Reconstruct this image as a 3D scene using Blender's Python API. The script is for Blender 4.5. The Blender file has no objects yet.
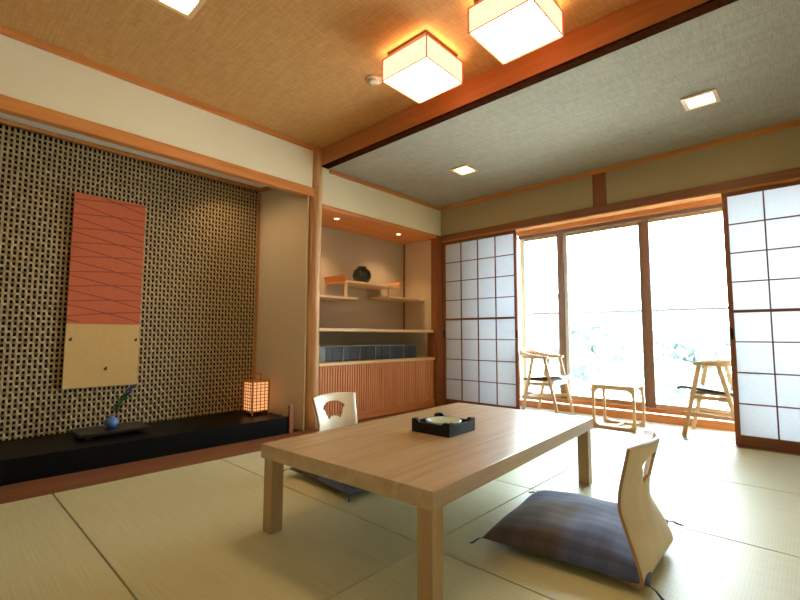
import bpy, bmesh, math, random
from mathutils import Vector, Matrix
random.seed(7)
PI = math.pi
sc = bpy.context.scene
col = sc.collection

# ------------------------------------------------------------------ materials
def newmat(name):
    m = bpy.data.materials.new(name); m.use_nodes = True
    nt = m.node_tree; nt.nodes.clear()
    out = nt.nodes.new('ShaderNodeOutputMaterial')
    b = nt.nodes.new('ShaderNodeBsdfPrincipled')
    nt.links.new(b.outputs[0], out.inputs[0])
    return m, nt, b, out
def rgba(c): return (c[0], c[1], c[2], 1)
def N(nt, t, **kw):
    n = nt.nodes.new(t)
    for k, v in kw.items():
        if hasattr(n, k): setattr(n, k, v)
        else: n.inputs[k].default_value = v
    return n
def coords(nt, scale=(1, 1, 1), rot=(0, 0, 0)):
    tc = N(nt, 'ShaderNodeTexCoord'); mp = N(nt, 'ShaderNodeMapping')
    mp.inputs['Scale'].default_value = scale; mp.inputs['Rotation'].default_value = rot
    nt.links.new(tc.outputs['Object'], mp.inputs[0])
    return mp.outputs[0]
def ramp(nt, fac, c0, c1, p0=0.0, p1=1.0):
    r = N(nt, 'ShaderNodeValToRGB')
    r.color_ramp.elements[0].color = rgba(c0); r.color_ramp.elements[0].position = p0
    r.color_ramp.elements[1].color = rgba(c1); r.color_ramp.elements[1].position = p1
    nt.links.new(fac, r.inputs[0]); return r.outputs[0]
def bump(nt, b, h, s=0.2, d=0.002):
    bp = N(nt, 'ShaderNodeBump'); bp.inputs['Strength'].default_value = s; bp.inputs['Distance'].default_value = d
    nt.links.new(h, bp.inputs['Height']); nt.links.new(bp.outputs[0], b.inputs['Normal'])
def plain(name, c, rough=0.6, metal=0.0, spec=0.5, var=0.06):
    m, nt, b, o = newmat(name)
    b.inputs['Roughness'].default_value = rough; b.inputs['Metallic'].default_value = metal
    b.inputs['Specular IOR Level'].default_value = spec
    n = N(nt, 'ShaderNodeTexNoise'); n.inputs['Scale'].default_value = 35; n.inputs['Detail'].default_value = 3
    nt.links.new(coords(nt), n.inputs['Vector'])
    nt.links.new(ramp(nt, n.outputs[0], [x * (1 - var) for x in c], [min(1, x * (1 + var)) for x in c], .3, .7), b.inputs['Base Color'])
    return m
def wood(name, dark, light, axis='X', rough=0.45, fine=1.0, coat=0.0):
    m, nt, b, o = newmat(name)
    b.inputs['Roughness'].default_value = rough
    if coat: b.inputs['Coat Weight'].default_value = coat; b.inputs['Coat Roughness'].default_value = .25
    s = {'X': (.7, 14, 14), 'Y': (14, .7, 14), 'Z': (14, 14, .7)}[axis]
    v = coords(nt, tuple(x * fine for x in s))
    n1 = N(nt, 'ShaderNodeTexNoise'); n1.inputs['Scale'].default_value = 1.6; n1.inputs['Detail'].default_value = 5; n1.inputs['Distortion'].default_value = .6
    n2 = N(nt, 'ShaderNodeTexNoise'); n2.inputs['Scale'].default_value = 9; n2.inputs['Detail'].default_value = 4
    nt.links.new(v, n1.inputs['Vector']); nt.links.new(v, n2.inputs['Vector'])
    mx = N(nt, 'ShaderNodeMath', operation='MULTIPLY_ADD'); mx.inputs[1].default_value = .35
    nt.links.new(n2.outputs[0], mx.inputs[0])
    sc2 = N(nt, 'ShaderNodeMath', operation='MULTIPLY'); sc2.inputs[1].default_value = .65
    nt.links.new(n1.outputs[0], sc2.inputs[0]); nt.links.new(sc2.outputs[0], mx.inputs[2])
    nt.links.new(ramp(nt, mx.outputs[0], dark, light, .32, .66), b.inputs['Base Color'])
    bump(nt, b, mx.outputs[0], .12, .001)
    return m
def plaster(name, c):
    m, nt, b, o = newmat(name); b.inputs['Roughness'].default_value = .92; b.inputs['Specular IOR Level'].default_value = .2
    n = N(nt, 'ShaderNodeTexNoise'); n.inputs['Scale'].default_value = 160; n.inputs['Detail'].default_value = 4
    nt.links.new(coords(nt), n.inputs['Vector'])
    nt.links.new(ramp(nt, n.outputs[0], [x * .95 for x in c], [min(1, x * 1.05) for x in c], .3, .7), b.inputs['Base Color'])
    bump(nt, b, n.outputs[0], .15, .001)
    return m
def grasscloth(name, dark, light, ang, sx=5, sy=170):
    m, nt, b, o = newmat(name); b.inputs['Roughness'].default_value = .9; b.inputs['Specular IOR Level'].default_value = .15
    n1 = N(nt, 'ShaderNodeTexNoise'); n1.inputs['Scale'].default_value = 1; n1.inputs['Detail'].default_value = 3
    nt.links.new(coords(nt, (sx, sy, 1), (0, 0, ang)), n1.inputs['Vector'])
    n2 = N(nt, 'ShaderNodeTexNoise'); n2.inputs['Scale'].default_value = 1; n2.inputs['Detail'].default_value = 2
    nt.links.new(coords(nt, (sy, sx * 3, 1), (0, 0, ang)), n2.inputs['Vector'])
    a = N(nt, 'ShaderNodeMath', operation='ADD'); nt.links.new(n1.outputs[0], a.inputs[0]); nt.links.new(n2.outputs[0], a.inputs[1])
    h = N(nt, 'ShaderNodeMath', operation='MULTIPLY'); h.inputs[1].default_value = .5; nt.links.new(a.outputs[0], h.inputs[0])
    nt.links.new(ramp(nt, h.outputs[0], dark, light, .36, .64), b.inputs['Base Color'])
    bump(nt, b, h.outputs[0], .35, .002)
    return m
def emit(name, c, s):
    m = bpy.data.materials.new(name); m.use_nodes = True; nt = m.node_tree; nt.nodes.clear()
    o = nt.nodes.new('ShaderNodeOutputMaterial'); e = nt.nodes.new('ShaderNodeEmission')
    e.inputs[0].default_value = rgba(c); e.inputs[1].default_value = s
    nt.links.new(e.outputs[0], o.inputs[0]); return m
def tatami(name, c0, c1):
    m, nt, b, o = newmat(name); b.inputs['Roughness'].default_value = .42; b.inputs['Specular IOR Level'].default_value = .45
    w = N(nt, 'ShaderNodeTexWave', wave_type='BANDS', bands_direction='X'); w.inputs['Scale'].default_value = 26; w.inputs['Distortion'].default_value = .25
    nt.links.new(coords(nt), w.inputs['Vector'])
    n = N(nt, 'ShaderNodeTexNoise'); n.inputs['Scale'].default_value = 1; n.inputs['Detail'].default_value = 4
    nt.links.new(coords(nt, (3, 260, 1)), n.inputs['Vector'])
    a = N(nt, 'ShaderNodeMath', operation='MULTIPLY_ADD'); a.inputs[1].default_value = .12
    nt.links.new(w.outputs['Fac'], a.inputs[0]); nt.links.new(n.outputs[0], a.inputs[2])
    nt.links.new(ramp(nt, a.outputs[0], c0, c1, .3, .78), b.inputs['Base Color'])
    bump(nt, b, a.outputs[0], .25, .001)
    return m
M = {}
M['orange'] = wood('hinoki_x', (.53, .172, .038), (.69, .27, .070), 'X', .42)
M['orange_y'] = wood('hinoki_y', (.53, .172, .038), (.69, .27, .070), 'Y', .42)
M['orange_z'] = wood('hinoki_z', (.42, .145, .036), (.55, .225, .065), 'Z', .42)
M['beam'] = wood('beam_wood', (.40, .135, .035), (.52, .20, .06), 'X', .35, coat=.25)
M['kamoi'] = wood('reddish_wood', (.17, .052, .018), (.24, .080, .027), 'X', .4)
M['kamoi_z'] = wood('reddish_wood_z', (.22, .066, .020), (.31, .102, .032), 'Z', .4)
M['log'] = wood('log_wood', (.36, .15, .048), (.74, .43, .18), 'Z', .5, .7)
M['pale_wood'] = wood('pale_shelf_wood', (.70, .43, .21), (.82, .56, .32), 'Y', .45)
M['slat'] = wood('cabinet_slat_wood', (.66, .265, .105), (.83, .42, .195), 'Z', .5)
M['table'] = wood('oak_table', (.43, .285, .15), (.56, .395, .225), 'Y', .26, .8, coat=.5)
M['table_leg'] = wood('oak_leg', (.38, .23, .10), (.48, .305, .145), 'Z', .4)
M['chairwood'] = wood('chair_wood', (.66, .41, .18), (.80, .55, .28), 'Z', .45)
M['zaisu'] = wood('beech_ply', (.66, .53, .36), (.76, .63, .45), 'Z', .4, .6)
M['ply_edge'] = wood('ply_edge', (.36, .19, .09), (.46, .26, .13), 'Z', .5)
M['lit_underside'] = plain('lit_underside_wood', (.50, .20, .06), .9, spec=.05)
M['beam_shade'] = plain('beam_underside_shade', (.045, .014, .006), 1.0, spec=0, var=.3)
M['board'] = wood('floor_board_wood', (.14, .045, .015), (.24, .085, .028), 'Y', .65)
M['sash'] = plain('bronze_sash', (.24, .13, .075), .45)
M['sash_glare'] = plain('sun_glare_sash', (.80, .84, .88), .4)  # pale tone paints sunlight reflecting off one stile
M['sash_gold'] = plain('amber_sash', (.50, .30, .13), .45)
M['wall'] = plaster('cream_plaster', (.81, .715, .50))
M['wall_backlit'] = plaster('backlit_plaster', (.43, .345, .195))  # darker tone paints in the shade of a backlit wall
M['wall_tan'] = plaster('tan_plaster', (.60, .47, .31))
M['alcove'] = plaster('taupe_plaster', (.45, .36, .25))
M['white'] = plaster('white_plaster', (.80, .80, .77))
M['ceil'] = grasscloth('tan_grasscloth', (.51, .262, .082), (.69, .385, .148), .35)
M['ceil2'] = grasscloth('grey_grasscloth', (.315, .285, .22), (.435, .40, .315), .25)
M['tatami'] = tatami('tatami_straw', (.51, .49, .285), (.65, .63, .40))
M['tat_edge'] = plain('tatami_edge', (.34, .28, .14), .8)
M['black'] = plain('black_lacquer', (.003, .003, .003), .4, spec=.12)
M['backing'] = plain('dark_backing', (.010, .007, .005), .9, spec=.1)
M['bamboo_v'] = plain('bamboo_strip_v', (.40, .285, .13), .5, var=.2)
M['bamboo_h'] = plain('bamboo_strip_h', (.30, .205, .09), .55, var=.2)
M['gold'] = plain('gold_panel', (.56, .345, .115), .6, var=.03)
M['frame_red'] = plain('panel_edge', (.35, .09, .04), .6)
M['metal_dark'] = plain('dark_bronze', (.06, .05, .03), .4, metal=.6)
M['green_pot'] = plain('dark_green_glaze', (.012, .022, .010), .16)
M['blue'] = plain('blue_glaze', (.07, .15, .34), .3)
M['leaf'] = plain('leaf_green', (.035, .10, .035), .5, var=.3)
M['flower'] = plain('violet_petal', (.05, .045, .22), .6, var=.3)
M['leather'] = plain('dark_seat', (.045, .03, .025), .5)
M['blackbox'] = plain('black_box', (.006, .005, .005), .5, spec=.3)
M['celadon'] = plain('celadon_glaze', (.55, .68, .60), .12)
M['grille'] = plain('slate_grille', (.018, .022, .028), .35)
M['louvre'] = plain('louvre_slate', (.045, .055, .07), .4)
M['grille_light'] = plain('silver_grille', (.20, .225, .235), .4)
M['cream_plastic'] = plain('cream_plastic', (.80, .70, .52), .4)
M['tassel'] = plain('navy_thread', (.04, .06, .12), .8)
M['concrete'] = plain('balcony_concrete', (.72, .72, .70), .85)
M['rail'] = plain('grey_rail', (.05, .055, .06), .5)
M['farleaf'] = plain('pale_foliage', (.17, .195, .185), .9, var=.1)
M['farwall'] = plain('pale_building', (.30, .36, .40), .9)
M['trunk'] = plain('tree_bark', (.25, .2, .15), .9)
M['shade_side'] = emit('lamp_paper_side', (1, .375, .225), 1.35)
M['shade_bottom'] = emit('lamp_paper_bottom', (1, .70, .38), 9)
M['down_emit'] = emit('downlight_diffuser', (1, .68, .33), 14.0)
M['spot_emit'] = emit('spot_diffuser', (1, .80, .5), 6.0)
M['lantern_paper'] = emit('lantern_paper', (1, .42, .15), .55)
M['gap_glow'] = emit('lamp_back_glow', (1, .40, .10), 3)

def glassmat():
    m = bpy.data.materials.new('window_glass'); m.use_nodes = True; nt = m.node_tree; nt.nodes.clear()
    o = nt.nodes.new('ShaderNodeOutputMaterial'); t = nt.nodes.new('ShaderNodeBsdfTransparent'); g = nt.nodes.new('ShaderNodeBsdfGlossy')
    g.inputs['Roughness'].default_value = .02; t.inputs[0].default_value = (.96, .985, .98, 1)
    f = nt.nodes.new('ShaderNodeFresnel'); f.inputs[0].default_value = 1.45
    mx = nt.nodes.new('ShaderNodeMixShader')
    nt.links.new(f.outputs[0], mx.inputs[0]); nt.links.new(t.outputs[0], mx.inputs[1]); nt.links.new(g.outputs[0], mx.inputs[2])
    nt.links.new(mx.outputs[0], o.inputs[0]); return m
M['glass'] = glassmat()
def papermat():
    m = bpy.data.materials.new('shoji_paper'); m.use_nodes = True; nt = m.node_tree; nt.nodes.clear()
    o = nt.nodes.new('ShaderNodeOutputMaterial'); t = nt.nodes.new('ShaderNodeBsdfTranslucent'); d = nt.nodes.new('ShaderNodeBsdfDiffuse')
    n = N(nt, 'ShaderNodeTexNoise'); n.inputs['Scale'].default_value = 60; n.inputs['Detail'].default_value = 4
    nt.links.new(coords(nt), n.inputs['Vector'])
    c = ramp(nt, n.outputs[0], (.80, .83, .86), (.86, .88, .90), .3, .7)
    c2 = ramp(nt, n.outputs[0], (.62, .64, .68), (.68, .70, .74), .3, .7)
    nt.links.new(c2, t.inputs[0]); nt.links.new(c, d.inputs[0])
    mx = nt.nodes.new('ShaderNodeMixShader'); mx.inputs[0].default_value = .5
    nt.links.new(d.outputs[0], mx.inputs[1]); nt.links.new(t.outputs[0], mx.inputs[2]); nt.links.new(mx.outputs[0], o.inputs[0]); return m
M['paper'] = papermat()
def redpanel():
    m, nt, b, o = newmat('vermilion_cloth'); b.inputs['Roughness'].default_value = .7
    n = N(nt, 'ShaderNodeTexNoise'); n.inputs['Scale'].default_value = 120; nt.links.new(coords(nt), n.inputs['Vector'])
    nt.links.new(ramp(nt, n.outputs[0], (.46, .088, .024), (.54, .115, .032), .3, .7), b.inputs['Base Color'])
    return m
M['red'] = redpanel()
M['redline'] = plain('brown_line', (.24, .040, .012), .7)
def zabuton_mat():
    m, nt, b, o = newmat('plaid_cloth'); b.inputs['Roughness'].default_value = .85
    b.inputs['Sheen Weight'].default_value = .25
    tc = N(nt, 'ShaderNodeTexCoord'); sp = N(nt, 'ShaderNodeSeparateXYZ'); nt.links.new(tc.outputs['Object'], sp.inputs[0])
    def stripes(axis, scale, ph):
        a = N(nt, 'ShaderNodeMath', operation='MULTIPLY_ADD'); a.inputs[1].default_value = scale; a.inputs[2].default_value = ph
        nt.links.new(sp.outputs[axis], a.inputs[0])
        s = N(nt, 'ShaderNodeMath', operation='SINE'); nt.links.new(a.outputs[0], s.inputs[0]); return s.outputs[0]
    big = N(nt, 'ShaderNodeMath', operation='MAXIMUM'); nt.links.new(stripes('X', 5.2, -.15), big.inputs[0]); nt.links.new(stripes('Y', 5.2, -.35), big.inputs[1])
    bg_ = N(nt, 'ShaderNodeMath', operation='MULTIPLY_ADD'); bg_.inputs[1].default_value = .5; bg_.inputs[2].default_value = .5; nt.links.new(big.outputs[0], bg_.inputs[0])
    c1 = ramp(nt, bg_.outputs[0], (.100, .075, .070), (.085, .115, .26), .34, .52)
    c1b = ramp(nt, stripes('Y', 95, 0), (.55, .55, .58), (1, 1, 1), .0, .5)
    c1c = ramp(nt, stripes('X', 70, .6), (.72, .72, .74), (1, 1, 1), .0, .35)
    m1 = N(nt, 'ShaderNodeMix', data_type='RGBA', blend_type='MULTIPLY'); m1.inputs[0].default_value = .55
    nt.links.new(c1, m1.inputs[6]); nt.links.new(c1b, m1.inputs[7])
    m2 = N(nt, 'ShaderNodeMix', data_type='RGBA', blend_type='MULTIPLY'); m2.inputs[0].default_value = .5
    nt.links.new(m1.outputs[2], m2.inputs[6]); nt.links.new(c1c, m2.inputs[7])
    nt.links.new(m2.outputs[2], b.inputs['Base Color'])
    n = N(nt, 'ShaderNodeTexNoise'); n.inputs['Scale'].default_value = 300; nt.links.new(tc.outputs['Object'], n.inputs['Vector']); bump(nt, b, n.outputs[0], .3, .001)
    return m
M['zabuton'] = zabuton_mat()

# ------------------------------------------------------------------ mesh helpers
class MB:
    def __init__(s): s.bm = bmesh.new()
    def box(s, x0, x1, y0, y1, z0, z1, bev=0.0, mi=0):
        vs = [s.bm.verts.new(p) for p in ((x0,y0,z0),(x1,y0,z0),(x1,y1,z0),(x0,y1,z0),(x0,y0,z1),(x1,y0,z1),(x1,y1,z1),(x0,y1,z1))]
        fs = [s.bm.faces.new([vs[i] for i in q]) for q in ((3,2,1,0),(4,5,6,7),(0,1,5,4),(1,2,6,5),(2,3,7,6),(3,0,4,7))]
        for f in fs: f.material_index = mi
        if bev:
            es = list({e for f in fs for e in f.edges})
            r = bmesh.ops.bevel(s.bm, geom=es, offset=bev, segments=2, affect='EDGES', profile=.7)
            for f in r['faces']: f.material_index = mi
        return s
    def bar(s, p0, p1, w, t, up=(0, 0, 1), bev=0.0, w1=None, t1=None):
        p0, p1 = Vector(p0), Vector(p1); d = (p1 - p0).normalized(); up = Vector(up)
        a = d.cross(up)
        if a.length < 1e-4: a = d.cross(Vector((1, 0, 0)))
        a.normalize(); b = a.cross(d).normalized()
        w1 = w1 or w; t1 = t1 or t
        vs = []
        for p, ww, tt in ((p0, w, t), (p1, w1, t1)):
            for i, j in ((-1, -1), (1, -1), (1, 1), (-1, 1)): vs.append(s.bm.verts.new(p + a * i * ww / 2 + b * j * tt / 2))
        fs = [s.bm.faces.new([vs[i] for i in q]) for q in ((3,2,1,0),(4,5,6,7),(0,1,5,4),(1,2,6,5),(2,3,7,6),(3,0,4,7))]
        if bev: bmesh.ops.bevel(s.bm, geom=list({e for f in fs for e in f.edges}), offset=bev, segments=2, affect='EDGES')
        return s
    def tube(s, pts, r, n=8, closed=False):
        pts = [Vector(p) for p in pts]; rs = r if isinstance(r, (list, tuple)) else [r] * len(pts)
        rings = []; prev = None
        for i, p in enumerate(pts):
            if closed: d = pts[(i + 1) % len(pts)] - pts[i - 1]
            else: d = pts[min(i + 1, len(pts) - 1)] - pts[max(i - 1, 0)]
            d.normalize()
            if prev is None:
                a = d.cross(Vector((0, 0, 1)))
                if a.length < 1e-3: a = d.cross(Vector((1, 0, 0)))
            else: a = prev - d * prev.dot(d)
            a.normalize(); prev = a; b = d.cross(a)
            rings.append([s.bm.verts.new(p + (a * math.cos(2*PI*k/n) + b * math.sin(2*PI*k/n)) * rs[i]) for k in range(n)])
        m = len(rings)
        for i in range(m if closed else m - 1):
            A, B = rings[i], rings[(i + 1) % m]
            for k in range(n): s.bm.faces.new((A[k], A[(k+1) % n], B[(k+1) % n], B[k])).smooth = True
        if not closed:
            s.bm.faces.new(rings[0][::-1]); s.bm.faces.new(rings[-1])
        return s
    def lathe(s, prof, c=(0, 0, 0), n=28):
        c = Vector(c); rings = []
        for r, z in prof:
            rings.append([s.bm.verts.new(c + Vector((r*math.cos(2*PI*k/n), r*math.sin(2*PI*k/n), z))) for k in range(n)] if r > 1e-6 else [s.bm.verts.new(c + Vector((0, 0, z)))])
        for A, B in zip(rings, rings[1:]):
            for k in range(n):
                k2 = (k + 1) % n
                if len(A) == 1 and len(B) == 1: continue
                if len(A) == 1: f = s.bm.faces.new((A[0], B[k2], B[k]))
                elif len(B) == 1: f = s.bm.faces.new((A[k], A[k2], B[0]))
                else: f = s.bm.faces.new((A[k], A[k2], B[k2], B[k]))
                f.smooth = True
        return s
    def prism(s, poly, axis, a, b):
        def P(p, t):
            return {'X': (t, p[0], p[1]), 'Y': (p[0], t, p[1]), 'Z': (p[0], p[1], t)}[axis]
        A = [s.bm.verts.new(P(p, a)) for p in poly]; B = [s.bm.verts.new(P(p, b)) for p in poly]; n = len(poly)
        s.bm.faces.new(A); s.bm.faces.new(B[::-1])
        for i in range(n): s.bm.faces.new((A[i], B[i], B[(i+1) % n], A[(i+1) % n]))
        return s
    def build(s, name, mats, parent=None, loc=None):
        bmesh.ops.recalc_face_normals(s.bm, faces=s.bm.faces)
        me = bpy.data.meshes.new(name)
        if loc is not None: bmesh.ops.translate(s.bm, verts=s.bm.verts, vec=-Vector(loc))
        s.bm.to_mesh(me); s.bm.free()
        for m in (mats if isinstance(mats, (list, tuple)) else [mats]): me.materials.append(m)
        o = bpy.data.objects.new(name, me); col.objects.link(o)
        if loc is not None: o.location = loc
        if parent: o.parent = parent
        return o
def tag(o, label=None, cat=None, group=None, kind=None):
    if label: o['label'] = label
    if cat: o['category'] = cat
    if group: o['group'] = group
    if kind: o['kind'] = kind
    return o
def empty(name, loc=(0, 0, 0), rz=0):
    o = bpy.data.objects.new(name, None); col.objects.link(o); o.location = loc; o.rotation_euler = (0, 0, rz); o.empty_display_size = .1; return o
def struct(o, label=None, cat=None): return tag(o, label, cat, None, 'structure')
def sbox(name, m, *a, bev=0.0, label=None, cat=None, parent=None):
    o = MB().box(*a, bev=bev).build(name, m, parent)
    if parent is None: struct(o, label, cat)
    return o
def copy_tree(o, parent=None):
    c = o.copy(); col.objects.link(c)
    if parent is not None: c.parent = parent
    for ch in list(o.children): copy_tree(ch, c)
    return c

# ------------------------------------------------------------------ dimensions
XL = -3.5      # left wall plane (post, lintel)
XR = .72       # right wall
YB = -1.40     # wall behind the camera
YW = 4.55      # shoji plane
Z1 = 2.738     # ceiling of the main room
Z2 = 2.563     # lower ceiling by the window
XT = -3.14     # tatami edge

# ------------------------------------------------------------------ floor
fl = sbox('floor', M['tat_edge'], XT, XR, YB, 4.50, -.06, -.012, label='straw tatami floor of long pale mats', cat='floor')
rows = [.535 + .955 * k for k in range(-2, 4)] + [4.50]
xs = [XT, XT + 1.905, XR]
for i in range(len(rows) - 1):
    for j in range(2):
        x0, x1, y0, y1 = xs[j], xs[j + 1], rows[i], rows[i + 1]
        y0 = max(y0, YB)
        g = .0036
        cx, cy = (x0 + x1) / 2, (y0 + y1) / 2
        MB().box(x0 + g, x1 - g, y0 + g, y1 - g, -.03, 0, bev=.003).build('tatami_mat', M['tatami'], fl, (cx, cy, 0))
sbox('trim_1', M['board'], XL - .02, XT - .002, YB, 2.60, -.06, 0.0, label='reddish brown board strip between tatami and black alcove platform', cat='floor board')
sbox('trim_2', M['kamoi'], XT, XR, 4.502, 4.66, -.06, 0.001, label='wooden sill track under the sliding screens', cat='sill')
sbox('trim_3', M['board'], -4.30, XT - .002, 2.602, 4.66, -.06, 0.0)
sbox('trim_4', M['board'], XL + .05, -2.86, 2.75, 4.50, .0015, .009, label='floor board in front of the slatted cabinet', cat='floor board')
sbox('floor_veranda', M['white'], XL - .1, XR + .3, 4.662, 5.19, -.06, 0.0, label='veranda floor behind the sliding screens, coloured white for daylight glare', cat='floor')  # white colour paints the blown-out daylight on this floor

# ------------------------------------------------------------------ walls
sbox('roof', M['concrete'], -4.6, XR + .5, YB - .2, 5.44, 2.95, 3.05)  # unseen slab added overhead to keep stray sun out
sbox('light_block_slab', M['concrete'], -4.5, XR + .5, YB - .1, 5.42, -.25, -.125)  # unseen slab added below to stop light leaking up
sbox('light_block_left', M['backing'], -4.45, -4.31, YB - .1, 5.42, -.12, 2.945)  # unseen closure added behind the alcoves against light leaks
# left wall above the alcove lintel
sbox('wall_left', M['wall'], XL - .06, XL, YB, 2.505, 2.325, Z1 + .02, label='cream plaster wall strip above the long alcove lintel', cat='wall')
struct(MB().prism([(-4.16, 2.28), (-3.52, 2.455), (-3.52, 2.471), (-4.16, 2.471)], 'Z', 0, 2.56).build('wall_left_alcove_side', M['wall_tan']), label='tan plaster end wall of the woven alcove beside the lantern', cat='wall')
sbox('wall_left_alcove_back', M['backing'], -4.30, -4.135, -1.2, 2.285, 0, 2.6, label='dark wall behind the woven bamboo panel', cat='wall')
sbox('wall_left_alcove_near', M['wall_tan'], -4.16, XL - .012, -1.32, -1.2, 0, 2.56)
sbox('wall_left_near', M['wall'], XL - .06, XL, YB, -1.2, 0, 2.24)
sbox('ceiling_alcove', M['white'], -4.16, XL - .062, -1.2, 2.285, 2.405, 2.45, label='pale ceiling inside the woven alcove', cat='ceiling')
sbox('trim_lintel', M['orange_y'], XL - .058, XL + .012, YB, 2.50, 2.235, 2.322, bev=.004, label='long orange wooden lintel over the woven alcove', cat='lintel')
sbox('trim_cornice_left', M['orange_y'], XL + .0005, XL + .03, YB, 2.565, 2.694, 2.7375, bev=.004, label='orange cornice strip along the left wall under the tan ceiling', cat='cornice')
# alcove interior trims
t = MB(); t.box(-4.134, -4.10, -1.2, 2.284, 2.372, 2.404); t.prism([(-4.112, 2.262), (-3.60, 2.402), (-3.60, 2.430), (-4.112, 2.290)], 'Z', 2.372, 2.404)
t.box(-4.134, -4.112, 2.268, 2.284, .15, 2.372)
struct(t.build('trim_alcove', M['orange_z']), 'thin orange trim around the woven bamboo panel', 'trim')
# black platform
p = MB(); p.prism([(-4.134, -1.2), (XL, -1.2), (XL, 2.284), (-4.134, 2.284)], 'Z', .001, .148)
struct(p.build('floor_alcove_platform', M['black']), 'black lacquered raised platform below the woven panel', 'platform')
sbox('trim_platform_cap', M['kamoi_z'], XL - .014, XL + .012, 2.286, 2.325, .001, .248, bev=.003, label='short upright wooden block at the end of the black platform', cat='trim')

# woven bamboo panel
def strip(mb, pts, wdir, w, ndir, th, mi):
    A = []
    for p in pts:
        p = Vector(p); A.append([mb.bm.verts.new(p - wdir * w / 2), mb.bm.verts.new(p + ndir * th), mb.bm.verts.new(p + wdir * w / 2)])
    for a, b in zip(A, A[1:]):
        for k in range(2):
            f = mb.bm.faces.new((a[k], b[k], b[k + 1], a[k + 1])); f.material_index = mi; f.smooth = True
P = .0385; PY = .0312; y0w, y1w, z0w, z1w = -1.19, 2.266, .15, 2.372
xw = -4.126
mv, mh = MB(), MB()
ny, nz = int((y1w - y0w) / PY), int((z1w - z0w) / P)
for i in range(ny):
    y = y1w - (i + .5) * PY
    if y < -.25: break
    pts = []
    for k in range(nz * 2 + 2):
        z = min(z0w + k * P / 2, z1w)
        h = .0095 * math.cos(PI * (z - z0w - P / 2) / P) * (1 if i % 2 else -1)
        pts.append((xw + .0112 + h, y + random.uniform(-.0008, .0008), z))
    strip(mv, pts, Vector((0, 1, 0)), .0142, Vector((1, 0, 0)), .0015, 0)
for j in range(nz):
    z = z0w + (j + .5) * P
    pts = []
    for k in range(ny * 2 + 2):
        y = y1w - k * PY / 2
        if y < -.27: break
        h = .0095 * math.cos(PI * (y1w - y - PY / 2) / PY) * (1 if j % 2 else -1)
        pts.append((xw + .0112 + h, y, z + random.uniform(-.0008, .0008)))
    strip(mh, pts, Vector((0, 0, 1)), .0160, Vector((1, 0, 0)), .0015, 0)
wv = empty('woven_panel', (xw, 1.0, .15))
tag(wv, 'large woven bamboo wall panel with dark gaps filling the alcove back', 'wall panel')
mv.build('vertical_strip_weave', M['bamboo_v'], wv, None).location = (-xw, -1.0, -.15)
mh.build('horizontal_strip_weave', M['bamboo_h'], wv, None).location = (-xw, -1.0, -.15)

# right part of the left side : shelf alcove
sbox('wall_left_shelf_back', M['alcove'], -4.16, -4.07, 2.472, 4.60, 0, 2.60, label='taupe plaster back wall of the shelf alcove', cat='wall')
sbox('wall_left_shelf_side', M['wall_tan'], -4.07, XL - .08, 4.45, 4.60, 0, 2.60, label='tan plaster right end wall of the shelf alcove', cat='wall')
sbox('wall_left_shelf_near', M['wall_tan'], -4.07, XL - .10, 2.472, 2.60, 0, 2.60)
sbox('wall_left_window_side', M['wall'], XL - .06, XL, 2.606, 4.60, 2.19, Z2 + .02, label='cream plaster wall strip above the shelf alcove', cat='wall')
sbox('trim_shelf_soffit', M['orange_y'], -4.069, XL + .010, 2.606, 4.449, 2.145, 2.188, bev=.003, label='orange wooden soffit over the shelf alcove with two small spotlights', cat='soffit')
sbox('trim_cornice_window_side', M['orange_y'], XL + .0005, XL + .028, 2.69, 4.515, 2.527, 2.562, bev=.003, label='orange cornice strip over the shelf alcove', cat='cornice')
sbox('trim_shelf_corner', M['kamoi_z'], -4.069, -4.052, 4.432, 4.449, .95, 2.144, label='thin dark upright trim in the back corner of the shelf alcove', cat='trim')
sbox('pillar_corner', M['kamoi_z'], XL - .078, XL + .014, 4.43, 4.64, .001, 2.186, bev=.004, label='reddish square post between shelf alcove and left sliding screen', cat='pillar')

# log post
lg = MB(); n = 20; rings = []
cx, cy = -3.535, 2.548
for k in range(27):
    z = .001 + k * (2.736 - .001) / 26
    ring = []
    for a in range(n):
        th = 2 * PI * a / n
        r = .070 + .0035 * math.sin(3 * th + z * 2.3) + .0025 * math.sin(5 * th - z * 5.1) + random.uniform(-.0013, .0013) - .002 * z
        ring.append(lg.bm.verts.new((cx + r * math.cos(th), cy + r * math.sin(th), z)))
    rings.append(ring)
for A, B in zip(rings, rings[1:]):
    for a in range(n): lg.bm.faces.new((A[a], A[(a + 1) % n], B[(a + 1) % n], B[a])).smooth = True
lg.bm.faces.new(rings[0][::-1]); lg.bm.faces.new(rings[-1])
struct(lg.build('pillar_log', M['log']), 'natural log post between the woven alcove and the shelf alcove', 'post')

# beam
bm_ = MB(); bm_.box(XL, XR, 2.575, 2.656, 2.565, Z1 + .03, bev=.004)
struct(bm_.build('beam', M['beam']), 'long orange wooden ceiling beam crossing the room', 'beam')
sbox('trim_beam_shade', M['beam_shade'], XL + .03, XR, 2.577, 2.654, 2.551, 2.564, label='added dark strip painting shade on the ceiling beam underside', cat='trim')  # added strip, its dark colour paints shade on the beam's underside

# ceilings
sbox('ceiling_main', M['ceil'], -3.60, XR + .05, YB - .05, 2.60, Z1, Z1 + .06, label='tan woven cloth ceiling over the main room', cat='ceiling')
sbox('ceiling_window_side', M['ceil2'], -3.60, XR + .05, 2.657, 4.62, Z2, Z2 + .06, label='lower grey cloth ceiling beside the window', cat='ceiling')

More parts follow.
